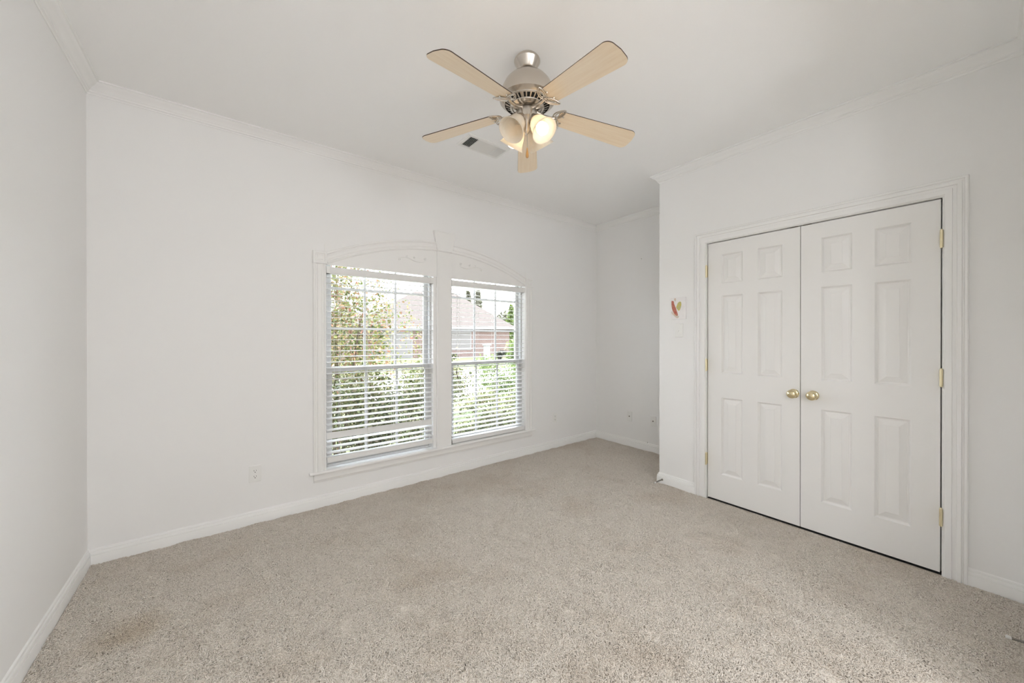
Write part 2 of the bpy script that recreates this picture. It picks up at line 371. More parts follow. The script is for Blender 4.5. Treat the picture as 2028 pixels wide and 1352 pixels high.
# ------------------------------------------------------------------ closet doors
XD = 3.072
def door(name, ya, yb, hinge_y, knob_y, label):
    """ya<yb leaf edges"""
    root = thing(name, label, 'door', (XD, (ya+yb)/2, 0), kind='structure')
    cyy = (ya+yb)/2; z0, z1 = .018, 2.050
    W = yb-ya
    # panel columns and rows measured from the photograph
    pw = .150; mid = .100; st = (W-2*pw-mid)/2
    cols = [(ya+st, ya+st+pw), (yb-st-pw, yb-st)]
    rows = [(.222, .828), (1.018, 1.628), (1.722, 1.950)]
    ys = sorted({ya, yb, *[c for a in cols for c in a]}); zs = sorted({z0, z1, *[r for a in rows for r in a]})
    m = MB()
    def V(y, z, d): return (d, y-cyy, z)
    for i in range(len(ys)-1):
        for j in range(len(zs)-1):
            a, b_, c, d_ = ys[i], ys[i+1], zs[j], zs[j+1]
            if any(abs(a-q[0]) < 1e-6 for q in cols) and any(abs(c-q[0]) < 1e-6 for q in rows):
                offs = [(0, 0), (.0015, .0015), (.0085, .0125), (.0105, .0145), (.0165, .0145), (.0185, .0130), (.0460, .0035), (.0475, .0020)]
                vs_ = []; 
                for (o_, dp) in offs: vs_ += [V(a+o_, c+o_, dp), V(b_-o_, c+o_, dp), V(b_-o_, d_-o_, dp), V(a+o_, d_-o_, dp)]
                fs_ = []
                for k in range(len(offs)-1):
                    for q in range(4): fs_.append((k*4+q, k*4+(q+1) % 4, (k+1)*4+(q+1) % 4, (k+1)*4+q))
                k = len(offs)-1; fs_.append((k*4, k*4+1, k*4+2, k*4+3)); m.add(vs_, fs_)
            else: m.add([V(a, c, 0), V(b_, c, 0), V(b_, d_, 0), V(a, d_, 0)], [(0, 1, 2, 3)])
    # edges and back
    t = .035
    m.add([V(ya, z0, 0), V(yb, z0, 0), V(yb, z1, 0), V(ya, z1, 0), V(ya, z0, t), V(yb, z0, t), V(yb, z1, t), V(ya, z1, t)],
          [(0, 4, 5, 1), (1, 5, 6, 2), (2, 6, 7, 3), (3, 7, 4, 0), (4, 7, 6, 5)])
    leaf = m.build('leaf', M['door'], root)
    import bmesh
    bm = bmesh.new(); bm.from_mesh(leaf.data); bmesh.ops.remove_doubles(bm, verts=bm.verts, dist=1e-5); bmesh.ops.recalc_face_normals(bm, faces=bm.faces); bm.to_mesh(leaf.data); bm.free()
    # hinges: barrel with visible knuckles
    for zc in (1.830, 1.079, .326):
        hb = MB(); x_ = XW-.0115-XD; y_ = hinge_y-cyy
        hb.lathe([(.0058, zc-.046), (.0065, zc-.0455), (.0065, zc-.0007), (.0058, zc-.0003), (.0058, zc+.0003), (.0065, zc+.0007), (.0065, zc+.0455), (.0058, zc+.046)], 16, Matrix.Translation((x_, y_, 0)))
        hb.lathe([(.0035, zc-.050), (.0045, zc-.047), (.0045, zc+.049), (.003, zc+.052)], 12, Matrix.Translation((x_, y_, 0)))
        hb.box(x_, 0.001, y_-.0015, y_+.0015, zc-.045, zc+.045)
        hb.build('hinge', M['brass_satin'], root, smooth=True)
    # knob
    rot = Matrix.Translation((0, knob_y-cyy, .915)) @ Matrix.Rotation(R(-90), 4, 'Y')
    kb = MB().lathe([(.0, .0002), (.0305, .0002), (.0315, .004), (.028, .008), (.0235, .0105), (.014, .013), (.0115, .018), (.0115, .026), (.016, .030), (.025, .035), (.0292, .043), (.0296, .049), (.0275, .056), (.021, .062), (.012, .0652), (0, .066)], 40, rot)
    kb.build('knob', M['brass'], root, smooth=True)
    return root
d1 = door('door_1', .7725, 1.3755, 1.3795, .807, 'white six-panel closet door on the left of the pair, hinged at its left edge')
d2 = door('door_2', .1515, .7685, .1475, .700, 'white six-panel closet door on the right of the pair, the one nearer the camera')
# small roller catches at the door heads
for yy in (.735, .81):
    b = MB().box(XD-.004, XD+.02, yy-.022, yy+.022, DZ1-.0045, DZ1)
    tag(b.build('door_catch', M['spring']), 'small dark metal catch above the %s closet door at the head jamb' % ('right' if yy < .77 else 'left'), 'catch', 'catches above the closet doors')

# ------------------------------------------------------------------ window trim
AX, AR, AZ = 1.610, 2.22, -.123
LX0, LX1, MX0, MX1, RX0, RX1 = .517, .605, 1.535, 1.682, 2.600, 2.692
ST = .284   # stool top
PIL = [(0, 0), (0, .012), (.006, .016), (.014, .017), (.018, .012), (.026, .011), (.030, .0155), (.038, .0175), (.048, .0175), (.056, .0155), (.060, .011), (.068, .012), (.072, .017), (.080, .016), (.0855, .012), (.0855, 0)]
root = thing('trim_5', 'white arched window surround with keystone, fluted side casings and sill', 'window casing', (0, 0, 0), kind='structure')
for (xa, xb) in ((LX0, LX1), (RX0, RX1)):
    s_ = (xb-xa)/.0855
    path = [((xa, D, ST), (s_, 0, 0), (0, -1, 0)), ((xa, D, 1.862), (s_, 0, 0), (0, -1, 0))]
    fix_normals(MB().sweep(PIL, path).build('side_casing', M['casing'], root, smooth=30))
    # corner block with stepped square
    b = MB(); xa2, xb2 = xa-.004, xb+.006; z0, z1 = 1.860, 1.954
    offs = [(0, 0), (0, .024), (.004, .027), (.016, .027), (.020, .021), (.026, .021), (.030, .026), (.034, .027)]
    vs_ = []; fs_ = []
    for (o_, dp) in offs: vs_ += [(xa2+o_, D-dp, z0+o_), (xb2-o_, D-dp, z0+o_), (xb2-o_, D-dp, z1-o_), (xa2+o_, D-dp, z1-o_)]
    for k in range(len(offs)-1):
        for q in range(4): fs_.append((k*4+q, k*4+(q+1) % 4, (k+1)*4+(q+1) % 4, (k+1)*4+q))
    k = len(offs)-1; fs_.append((k*4, k*4+1, k*4+2, k*4+3)); b.add(vs_, fs_)
    fix_normals(b.build('corner_block', M['casing'], root))
# arch moulding
ARC = [(0, 0), (0, .012), (.005, .016), (.012, .017), (.016, .012), (.026, .011), (.032, .0155), (.042, .0175), (.052, .0155), (.058, .012), (.066, .013), (.070, .0185), (.078, .019), (.085, .014), (.085, 0)]
path = []
a0 = math.asin((.998)/ (AR+.02))
for k in range(49):
    a = -a0+2*a0*k/48; rd = Vector((math.sin(a), 0, math.cos(a)))
    path.append((Vector((AX, D, AZ))+rd*AR, rd, Vector((0, -1, 0))))
fix_normals(MB().sweep(ARC, path).build('arch_moulding', M['casing'], root, smooth=30))
# arch panel (tympanum) above the blinds, both sides of the centre board
b = MB(); N = 40; vs_ = []; fs_ = []
for k in range(N+1):
    x = .607+(2.598-.607)*k/N; zt_ = AZ+math.sqrt((AR+.01)**2-(x-AX)**2)
    vs_ += [(x, D-.006, 1.860), (x, D-.006, zt_), (x, D+.012, 1.860), (x, D+.012, zt_)]
for k in range(N):
    a = k*4; c = a+4
    fs_ += [(a, c, c+1, a+1), (a+2, a+3, c+3, c+2), (a, a+2, c+2, c), (a+1, c+1, c+3, a+3)]
fs_ += [(0, 1, 3, 2), (N*4, N*4+2, N*4+3, N*4+1)]
b.add(vs_, fs_); fix_normals(b.build('arch_panel', M['casing'], root))
# centre board and keystone
b = MB().box(MX0, MX1, D-.014, D+.012, ST, AZ+AR+.005).box(MX0+.012, MX1-.012, D-.0165, D-.014, ST+.0, AZ+AR+.0)
b.box(1.508, 1.692, D+.012, D+.12, .262, 2.02)
b.build('centre_board', M['casing'], root, bevel=.0015)
KT, KB = 2.278, 2.094
vs_ = []
for (dp, o_) in ((0, 0), (.026, 0), (.032, .006)):
    vs_ += [(1.497+o_, D-dp, KT-o_), (1.719-o_, D-dp, KT-o_), (1.684-o_*.9, D-dp, KB+o_), (1.534+o_*.9, D-dp, KB+o_)]
fs_ = []
for k in range(2):
    for q in range(4): fs_.append((k*4+q, k*4+(q+1) % 4, (k+1)*4+(q+1) % 4, (k+1)*4+q))
fs_ += [(8, 9, 10, 11), (0, 3, 2, 1)]
fix_normals(MB().add(vs_, fs_).build('keystone', M['casing'], root))
# stool and apron

path = [((.488, D, ST), (0, -1, 0), (0, 0, 1)), ((2.722, D, ST), (0, -1, 0), (0, 0, 1))]
b = MB().box(.488, 2.722, D-.036, D, ST-.019, ST).box(OX0+.001, OX1-.001, D, D+TH, ST-.019, ST)
b.build('sill', M['casing'], root, bevel=.005)
APR = [(0, 0), (.006, 0), (.008, .004), (.010, .014), (.014, .020), (.015, .050), (.018, .058), (.020, .066), (0, .066)]
fix_normals(MB().sweep(APR, [((.520, D, ST-.085), (0, -1, 0), (0, 0, 1)), ((2.690, D, ST-.085), (0, -1, 0), (0, 0, 1))]).build('apron', M['casing'], root, smooth=30))
# jamb liners of the two openings
b = MB().box(OX0, .607, D-.004, D+TH, ST, 2.02).box(2.598, OX1, D-.004, D+TH, ST, 2.02).box(OX0, OX1, D+.013, D+TH, 2.0, 2.02)
b.build('jamb_liner', M['casing'], root)
# carved scroll applied to each half of the arch panel
def scroll(xm, zm, flip):
    b = MB(); yy = D-.008
    def P(x, z): return (xm+flip*x, yy, zm+z)
    pts = [P(-.130+.26*t, .016*math.sin(t*2*math.pi)*(1-.3*t)) for t in [i/24 for i in range(25)]]
    b.tube(pts, [.0015+.0045*math.sin(math.pi*i/24) for i in range(25)], 6)
    for (cx_, cz_, r_, s0) in ((-.118, -.012, .012, 0), (.120, .020, .014, 1), (.02, .022, .010, 2), (-.05, .028, .008, 3)):
        b.tube([P(cx_+r_*(1-i/22)*math.cos(i*.42+s0), cz_+r_*(1-i/22)*math.sin(i*.42+s0)) for i in range(20)], .0030, 6)
    return b.build('scroll_carving', M['casing'], root, smooth=True)
scroll(1.30, 1.985, 1); scroll(1.905, 1.985, -1)

# ------------------------------------------------------------------ windows
def window(name, xa, xb, label):
    r_ = thing(name, label, 'window', ((xa+xb)/2, D+.1, ST), kind='structure')
    ox, oy, oz = r_.location
    def lb(*spec):
        b = MB()
        for (x0, x1, y0, y1, z0, z1) in spec: b.box(x0-ox, x1-ox, y0-oy, y1-oy, z0-oz, z1-oz)
        return b
    zt = 2.0
    lb((xa, xa+.020, D+.055, D+.135, ST, zt), (xb-.020, xb, D+.055, D+.135, ST, zt), (xa+.020, xb-.020, D+.056, D+.134, zt-.02, zt), (xa+.020, xb-.020, D+.056, D+.134, ST, ST+.018)).build('frame', M['vinyl'], r_, bevel=.002)
    xi, xj = xa+.020, xb-.020
    for (nm, za, zb, ya, mz) in (('sash', 1.028, zt-.02, D+.098, (1.372, 1.697)), ('sash', ST+.018, 1.058, D+.066, ())):
        yb_ = ya+.028; sw = .036
        spec = [(xi, xi+sw, ya, yb_, za, zb), (xj-sw, xj, ya, yb_, za, zb), (xi+sw, xj-sw, ya+.001, yb_-.001, zb-.032, zb), (xi+sw, xj-sw, ya+.001, yb_-.001, za, za+.036)]
        s_ = lb(*spec).build(nm, M['vinyl'], r_, bevel=.002)
        gx = [xi+sw+(xj-xi-2*sw)*k/3 for k in (1, 2)]
        mu = [(x-.009, x+.009, ya+.008, yb_-.008, za+.03, zb-.03) for x in gx]+[(xi+sw-.002, xj-sw+.002, ya+.009, yb_-.009, z-.010, z+.010) for z in mz]
        lb(*mu).build('muntin', M['vinyl'], s_)
        pa = MB().add([(xi+sw-.004-ox, ya+.014-oy, za+.03-oz), (xj-sw+.004-ox, ya+.014-oy, za+.03-oz), (xj-sw+.004-ox, ya+.014-oy, zb-.03-oz), (xi+sw-.004-ox, ya+.014-oy, zb-.03-oz)], [(0, 1, 2, 3)])
        pa.build('pane', M['glass'], s_)
    for fx in (.33, .72):
        x = xa+(xb-xa)*fx
        lb((x-.028, x+.028, D+.064, D+.090, 1.058, 1.064), (x-.012, x+.022, D+.060, D+.072, 1.064, 1.073)).build('latch', M['vinyl'], r_, bevel=.002)
    return r_
window('window_1', .607, 1.508, 'white double-hung window with muntins on the left of the arched pair')
window('window_2', 1.692, 2.598, 'white double-hung window with muntins on the right of the arched pair')

# ------------------------------------------------------------------ blinds
def slat_mb(L, wd=.050, th=.0024):
    b = MB(); n = 6; vs_ = []; fs_ = []
    for k in range(n+1):
        t = -1+2*k/n; y = t*wd/2; z = .0016*(1-t*t)
        for x in (-L/2, L/2): vs_ += [(x, y, z+th/2), (x, y, z-th/2)]
    for k in range(n):
        a = k*4; c = a+4
        fs_ += [(a, a+2, c+2, c), (a+1, c+1, c+3, a+3), (a, c, c+1, a+1), (a+2, a+3, c+3, c+2)]
    fs_ += [(0, 1, 3, 2), (n*4, n*4+2, n*4+3, n*4+1)]
    return b.add(vs_, fs_)
def blind(xa, xb, zlow, cords, broken, label, tassels, tmat):
    xm = (xa+xb)/2; L = xb-xa
    r_ = thing('window_blind', label, 'blind', (xm, D+.030, 1.845), 'white window blinds')
    ox, oy, oz = r_.location
    b = MB().box(-L/2, L/2, -.026, .026, -.050, 0).box(-L/2+.02, L/2-.02, -.030, -.026, -.052, .002)
    fix_normals(b.build('headrail', M['slat'], r_, bevel=.002))
    for sx_ in (-1, 1): MB().box(sx_*(L/2-.022), sx_*(L/2+.002), -.031, .022, -.050, .003).build('bracket', M['plastic'], r_, bevel=.001)
    proto = None; z = 1.765; k = 0
    while z > zlow+.030:
        if proto is None: proto = slat_mb(L-.006).build('slat', M['slat'], r_, smooth=True); s_ = proto
        else: s_ = proto.copy(); COL.objects.link(s_); s_.parent = r_
        til = R(0.8+5.4*min(1, max(0, (1.40-z)/.5)))+R(random.uniform(-.6, .6))
        s_.location = (0, random.uniform(-.001, .001), z-oz); s_.rotation_euler = (til, random.uniform(-.0012, .0012), 0)
        if broken is not None and k == broken:
            s_.rotation_euler = (R(68), R(.55), 0); s_.location = (0, -.003, z-oz-.004)
        z -= .0440; k += 1
    MB().box(-L/2+.002, L/2-.002, -.026, .026, zlow-oz, zlow+.018-oz).box(-L/2+.004, L/2-.004, -.0265, -.024, zlow-.022-oz, zlow+.004-oz).build('bottom_rail', M['slat'], r_, bevel=.002)
    for x in cords:
        b = MB()
        for yy in (-.0275, .0275): b.tube([(x-ox, yy, -.048), (x-ox, yy, zlow-oz+.004)], .0009, 5)
        b.tube([(x-ox+.006, 0, -.048), (x-ox+.006, 0, zlow-oz+.004)], .0009, 5)
        b.build('ladder_cord', M['cord'], r_)
        MB().lathe([(0, -.004), (.004, -.0035), (.004, 0)], 10, Matrix.Translation((x-ox, -.0275, zlow+.003-oz)) @ Matrix.Rotation(R(90), 4, 'X')).build('cord_plug', M['plastic'], r_)
    for (x, zt_) in tassels:
        c = MB().tube([(x-ox, -.0335, -.045), (x-ox-.002, -.034, -.4), (x-ox, -.0345, zt_+.03-oz)], .0010, 5).build('lift_cord', M['cord'], r_)
        MB().lathe([(.001, .032), (.0035, .028), (.0045, .014), (.0065, 0), (.0060, -.003), (0, -.0035)], 12, Matrix.Translation((x-ox, -.0345, zt_-oz))).build('tassel', tmat, c, smooth=True)
    return r_
blind(.612, 1.502, .352, (.711, .919, 1.136, 1.400), 28, 'white slatted blind in the left window, one bottom slat hanging crooked', [(.664, .925)], M['tassel2'])
blind(1.697, 2.592, .312, (1.783, 1.997, 2.194, 2.480), None, 'white slatted blind in the right window, lowered onto the sill', [(1.741, .958), (1.752, .915)], M['tassel'])

# ------------------------------------------------------------------ ceiling fan
FX, FY = 1.227, 1.4525
fan = thing('ceiling_fan', 'brushed nickel ceiling fan with five pale maple blades and four glass shades', 'ceiling fan', (FX, FY, H))
fan.rotation_euler = (0, 0, 0)
MB().lathe([(.050, -.0), (.053, -.003), (.060, -.009), (.0655, -.017), (.0672, -.023), (.0665, -.027), (.0635, -.031), (.0600, -.038), (.0535, -.050), (.0455, -.063), (.0415, -.069), (.038, -.071), (.030, -.071), (.029, -.064)], 48).build('canopy', M['nickel'], fan, smooth=True)
MB().lathe([(.0, -.055), (.020, -.060), (.0215, -.070), (.017, -.080), (.0125, -.085), (.0125, -.105), (.020, -.106), (.021, -.113)], 28).build('downrod', M['black'], fan, smooth=True)
hub = bpy.data.objects.new('motor_housing', None)
tilt = Matrix.Rotation(math.atan(.04), 4, 'X')
def part(b, name, m_, smooth=True, parent=fan, bevel=0):
    o = b.build(name, m_, parent, smooth=smooth, bevel=bevel); return o
zz = lambda z: z-H
dome = MB().lathe([(.018, zz(2.640)), (.030, zz(2.644)), (.052, zz(2.643)), (.075, zz(2.637)), (.098, zz(2.622)), (.117, zz(2.600)), (.130, zz(2.573)), (.1365, zz(2.543)), (.1385, zz(2.523)), (.1415, zz(2.521)), (.1420, zz(2.513)), (.138, zz(2.510)), (.130, zz(2.504)), (.119, zz(2.498))], 64, tilt_m := Matrix.Translation((0, 0, zz(2.50))) @ tilt @ Matrix.Translation((0, 0, -zz(2.50))), cap=False)
motor = part(dome, 'motor_housing', M['nickel'])
part(MB().lathe([(.117, zz(2.520)), (.113, zz(2.503)), (.080, zz(2.487)), (.0, zz(2.487))], 48, tilt_m, cap=False), 'inner_motor', M['jamb'], parent=motor)
vr = MB()
for (r0, z0, r1, z1) in ((.121, 2.500, .115, 2.4945), (.089, 2.483, .076, 2.478)):
    vr.lathe([(r0, zz(z0)), (r0-.001, zz(z0-.004)), (r1, zz(z1-.003)), (r1+.001, zz(z1))], 64, tilt_m, cap=False)
nr = 30
for k in range(nr):
    a = 2*math.pi*k/nr; wide = .0095 if k % 6 == 0 else .0042
    mt = tilt_m @ Matrix.Rotation(a, 4, 'Z')
    p0 = Vector((.118, 0, zz(2.4965))); p1 = Vector((.084, 0, zz(2.4815)))
    d = (p1-p0).normalized(); nrm = Vector((-d.z, 0, d.x))
    q = [p0+Vector((0, -wide, 0)), p0+Vector((0, wide, 0)), p1+Vector((0, wide*.62, 0)), p1+Vector((0, -wide*.62, 0))]
    q2 = [v-nrm*.004 for v in q]
    vr.add([mt @ v for v in q+q2], [(0, 1, 2, 3), (7, 6, 5, 4), (0, 4, 5, 1), (1, 5, 6, 2), (2, 6, 7, 3), (3, 7, 4, 0)])
fix_normals(part(vr, 'vent_grille', M['nickel'], smooth=False, parent=motor))
part(MB().lathe([(.0, zz(2.487)), (.078, zz(2.484)), (.0785, zz(2.480)), (.072, zz(2.476)), (.058, zz(2.4745)), (.036, zz(2.474)), (.0345, zz(2.472)), (.0345, zz(2.466)), (.040, zz(2.465)), (.0, zz(2.463))], 48, tilt_m), 'rotor_hub', M['nickel'], parent=motor)
# light kit
kit = part(MB().lathe([(.0, zz(2.470)), (.046, zz(2.469)), (.0505, zz(2.464)), (.0510, zz(2.440)), (.0500, zz(2.422)), (.044, zz(2.416)), (.040, zz(2.410)), (.032, zz(2.398)), (.028, zz(2.386)), (.020, zz(2.376)), (.018, zz(2.360)), (.010, zz(2.350)), (.006, zz(2.345)), (0, zz(2.344))], 40, tilt_m), 'light_kit', M['nickel'])
# shades: near right, near left, far left, far right
def smooth_profile():
    return [(.0215, .000), (.024, .004), (.031, .014), (.0385, .026), (.0440, .040), (.0480, .056), (.0515, .072), (.0555, .086), (.0610, .098), (.0665, .105), (.0668, .107), (.0640, .1065), (.0590, .0990), (.0530, .087), (.0490, .072), (.0455, .056), (.0412, .040), (.0358, .027), (.0285, .016), (.0205, .006)]
for i, az in enumerate((7.2, 97.2, 187.2, 277.2)):
    a = R(az)
    # az 7.2: far right (+x), 97.2: far left (+y), 187.2: near left, 277.2: near right
    tl = R(38)
    rim = Vector((.116*math.cos(a), .116*math.sin(a), zz(2.320)+.04*.116*math.sin(a)))
    axis = Vector((math.sin(tl)*math.cos(a), math.sin(tl)*math.sin(a), -math.cos(tl)))
    q = axis.to_track_quat('Z', 'X').to_matrix().to_4x4()
    base = rim-axis*.105
    mt = Matrix.Translation(base) @ q
    sh = part(MB().lathe(smooth_profile(), 48, mt, cap=False), 'lamp_shade', M['shade'], parent=kit)
    sk = MB().lathe([(0, -.030), (.017, -.030), (.019, -.022), (.0245, -.010), (.0265, -.002), (.0265, .006), (.023, .007), (.018, .008), (.0175, .024), (.0, .024)], 28, mt)
    out = Vector((math.cos(a), math.sin(a), 0))
    s0 = Vector((out.x*.030, out.y*.030, zz(2.405))); e = base-axis*.024
    sk.tube([s0, s0+out*.018+Vector((0, 0, .010)), s0*.35+e*.65+Vector((0, 0, .014)), e], .0065, 12)
    part(sk, 'socket_arm', M['nickel'], parent=kit)
    if az in (277.2, 97.2):
        bl = MB(); off = .018
        bl.lathe([(.013, .018+off), (.014, .026+off), (.020, .036+off), (.0275, .050+off), (.0305, .064+off), (.0285, .078+off), (.021, .089+off), (.010, .0945+off), (0, .0955+off)], 32, mt)
        part(bl, 'bulb', M['bulb'], parent=kit)
# pull chain and fob
ca = R(-130)
cxp, cyp = .053*math.cos(ca), .053*math.sin(ca)
ch = MB(); n = 62
for k in range(n):
    z = zz(2.432)-.0030*k; ch.lathe([(0, -.0015), (.0017, 0), (0, .0015)], 6, Matrix.Translation((cxp*(1.02), cyp*1.02, z)))
chain = part(ch, 'pull_chain', M['nickel'], parent=kit)
part(MB().lathe([(.0010, .052), (.0025, .049), (.0035, .040), (.0065, .022), (.0078, .012), (.0070, .004), (.0035, .0), (0, -.0005)], 20, Matrix.Translation((cxp*1.02, cyp*1.02, zz(2.196)))), 'fob', M['fob'], parent=chain)
# blades
TH0 = -166.47
def blade_outline():
    pts = []
    r0, r1, w0, w1, cr_ = .168, .615, .050, .0665, .034
    def corner(cx_, cy_, rad, a0, a1, n=7): return [(cx_+rad*math.cos(R(a0+(a1-a0)*i/n)), cy_+rad*math.sin(R(a0+(a1-a0)*i/n))) for i in range(n+1)]
    pts += corner(r1-cr_-.004, w1-cr_, cr_, 90, 12)
    pts += [(r1, 0)]
    pts += corner(r1-cr_-.004, -w1+cr_, cr_, -12, -90)
    pts += corner(r0+.020, -w0+.020, .020, -90, -180, 5)
    pts += corner(r0+.020, w0-.020, .020, 180, 90, 5)
    return pts
def leaf_ring(cx_, cy_, ang, L, Wd):
    out = []
    for i in range(28):
        t = i/28*2*math.pi; x = L/2*math.cos(t); y = Wd/2*math.sin(t)*(1-.25*math.cos(t))*abs(math.sin(t))**.25
        out.append((cx_+x*math.cos(ang)-y*math.sin(ang), cy_+x*math.sin(ang)+y*math.cos(ang)))
    return out
ctr = Matrix.Translation((0, 0, zz(2.474)))
blade0 = None
for k in range(5):
    ob = bpy.data.objects.new('x', None) if False else None
    if blade0 is None:
        pts = blade_outline(); n = len(pts); b = MB(); t = .0021
        b.add([(x, y, -t) for x, y in pts]+[(x, y, t) for x, y in pts],
              [tuple(reversed(range(n)))]+[tuple(range(n, 2*n))]); 
        b.add([(x, y, -t) for x, y in pts]+[(x, y, t) for x, y in pts], [(i, (i+1) % n, n+(i+1) % n, n+i) for i in range(n)], 1)
        blade0 = b.build('blade', [M['maple'], M['blade_edge']], fan); ob = blade0
        ir = MB()
        for s_ in (1, -1):
            for (L_, W_, rr_) in ((.078, .038, .0032), (.052, .020, .0022)):
                ir.tube([(x, y, -.0065) for x, y in leaf_ring(.146+.037*math.cos(R(56)), s_*(.003+.037*math.sin(R(56))), s_*R(56), L_, W_)], rr_, 8, closed=True)
        ir.tube([(.020, 0, .004), (.060, 0, -.006), (.095, 0, -.014), (.125, 0, -.012), (.152, 0, -.007)], [.012, .010, .0085, .0085, .007], 10)
        ir.lathe([(0, -.006), (.008, -.006), (.009, -.002), (.009, .004)], 14, Matrix.Translation((.153, 0, -.004)))
        ir.lathe([(0, -.006), (.0045, -.005), (.0055, -.002)], 10, Matrix.Translation((.192, .022, -.003))); ir.lathe([(0, -.006), (.0045, -.005), (.0055, -.002)], 10, Matrix.Translation((.192, -.022, -.003)))
        iron0 = ir.build('blade_iron', M['nickel'], blade0, smooth=True)
    else:
        ob = blade0.copy(); COL.objects.link(ob); ob.parent = fan
        ic = iron0.copy(); COL.objects.link(ic); ic.parent = ob
    # droop about the tangent, pitch about the blade axis
    th = R(TH0+72*k)
    ob.matrix_local = ctr @ tilt @ Matrix.Rotation(th, 4, 'Z') @ Matrix.Rotation(math.atan(.066/.61), 4, 'Y') @ Matrix.Rotation(R(-11.5), 4, 'X')

# ------------------------------------------------------------------ ceiling register
VX0, VX1, VY0, VY1 = 1.358, 1.722, 2.236, 2.424
vent = thing('air_vent', 'white rectangular ceiling air register behind the fan', 'vent', ((VX0+VX1)/2, (VY0+VY1)/2, H))
lx, ly = (VX1-VX0)/2, (VY1-VY0)/2
fr = MB(); offs = [(0, 0), (0, -.0035), (.008, -.0085), (.024, -.0085), (.027, -.004)]
vs_ = []; fs_ = []
for (o_, z_) in offs: vs_ += [(-lx+o_, -ly+o_, z_), (lx-o_, -ly+o_, z_), (lx-o_, ly-o_, z_), (-lx+o_, ly-o_, z_)]
for k in range(len(offs)-1):
    for q in range(4): fs_.append((k*4+q, k*4+(q+1) % 4, (k+1)*4+(q+1) % 4, (k+1)*4+q))
fix_normals(fr.add(vs_, fs_).build('frame', M['plastic'], vent))
ix, iy = lx-.027, ly-.027
MB().box(-ix, ix, -iy, iy, -.0012, -.0004).build('backing', M['dark'], vent)
for s_ in (-1, 1): MB().box(s_*(ix-.068), s_*(ix-.072), -iy, iy, -.008, -.001).build('divider', M['plastic'], vent)
lv = MB()
for k in range(11):   # middle bank: blades run across
    y = -iy+.004+k*(2*iy-.008)/10
    lv.box(-ix+.072, ix-.072, -.0062, .0062, -.0006, .0006, mtx=Matrix.Translation((0, y, -.0045)) @ Matrix.Rotation(R(-35), 4, 'X'))
lv.build('louvre_bank', M['plastic'], vent)
for s_ in (-1, 1):
    lv = MB()
    for k in range(6):
        x = s_*(ix-.006-k*.0115)
        lv.box(-.0056, .0056, -iy, iy, -.0006, .0006, mtx=Matrix.Translation((x, 0, -.0045)) @ Matrix.Rotation(R(48*s_), 4, 'Y'))
    lv.build('louvre_bank', M['plastic'], vent)
MB().box(ix-.02, ix-.016, -iy+.02, -iy+.024, -.016, -.004).lathe([(0, -.018), (.003, -.018), (.003, -.014), (0, -.014)], 10, Matrix.Translation((ix-.018, -iy+.022, 0))).build('lever', M['plastic'], vent)

# ------------------------------------------------------------------ plates on the walls
def plate(name, label, cat, loc, rotz, kind, group=None):
    """built facing -y, plate centre at loc on the wall"""
    r_ = thing(name, label, cat, loc, group); r_.rotation_euler = (0, 0, rotz)
    w_, h_ = .035, .0575
    offs = [(0, 0), (0, .003), (.003, .0055), (.006, .006)]
    vs_ = []; fs_ = []
    for (o_, dp) in offs: vs_ += [(-w_+o_, -dp, -h_+o_), (w_-o_, -dp, -h_+o_), (w_-o_, -dp, h_-o_), (-w_+o_, -dp, h_-o_)]
    for k in range(3):
        for q in range(4): fs_.append((k*4+q, k*4+(q+1) % 4, (k+1)*4+(q+1) % 4, (k+1)*4+q))
    fs_.append((12, 13, 14, 15))
    fix_normals(MB().add(vs_, fs_).build('cover_plate', M['plastic'], r_))
    rx = Matrix.Rotation(R(90), 4, 'X')
    if kind == 'outlet':
        for zc in (.0195, -.0195):
            n = 24; o_ = []
            for i in range(n):
                a = 2*math.pi*i/n; x = .0172*math.cos(a); z = max(-.0135, min(.0135, .0172*math.sin(a)))
                o_.append((x, z+zc))
            f_ = MB().add([(x, -.0058, z) for x, z in o_]+[(x, -.0082, z) for x, z in o_], [tuple(range(n, 2*n))]+[(i, (i+1) % n, n+(i+1) % n, n+i) for i in range(n)])
            rc = fix_normals(f_.build('receptacle', M['plastic'], r_))
            sl = MB().box(-.0075, -.0053, -.0088, -.0078, zc-.001, zc+.0078).box(.0053, .0075, -.0088, -.0078, zc, zc+.0066)
            sl.lathe([(0, 0), (.0028, 0), (.0028, .0008), (0, .0008)], 12, Matrix.Translation((0, -.0080, zc-.0075)) @ rx)
            sl.build('slots', M['slot'], rc)
        MB().lathe([(0, 0), (.0028, 0), (.0024, .0012), (0, .0014)], 14, Matrix.Translation((0, -.006, 0)) @ rx).build('screw', M['plastic'], r_)
    elif kind == 'jack':
        MB().lathe([(0, 0), (.0075, 0), (.0075, .002), (.0048, .002), (.0048, .010), (.0042, .011), (0, .011)], 18, Matrix.Translation((0, -.0058, .002)) @ rx).build('coax_connector', M['nickel_dark'], r_)
        for z in (.042, -.042): MB().lathe([(0, 0), (.0026, 0), (.0022, .0010), (0, .0012)], 12, Matrix.Translation((0, -.006, z)) @ rx).build('screw', M['plastic'], r_)
    else:
        MB().box(-.0052, .0052, -.0068, -.0058, -.012, .012).build('bezel', M['plastic'], r_)
        MB().box(-.0038, .0038, -.020, -.004, -.003, .003, mtx=Matrix.Rotation(R(28), 4, 'X')).build('toggle', M['plastic'], r_, bevel=.001)
        for z in (.030, -.030): MB().lathe([(0, 0), (.0028, 0), (.0024, .0010), (0, .0012)], 12, Matrix.Translation((0, -.006, z)) @ rx).build('screw', M['plastic'], r_)
    return r_
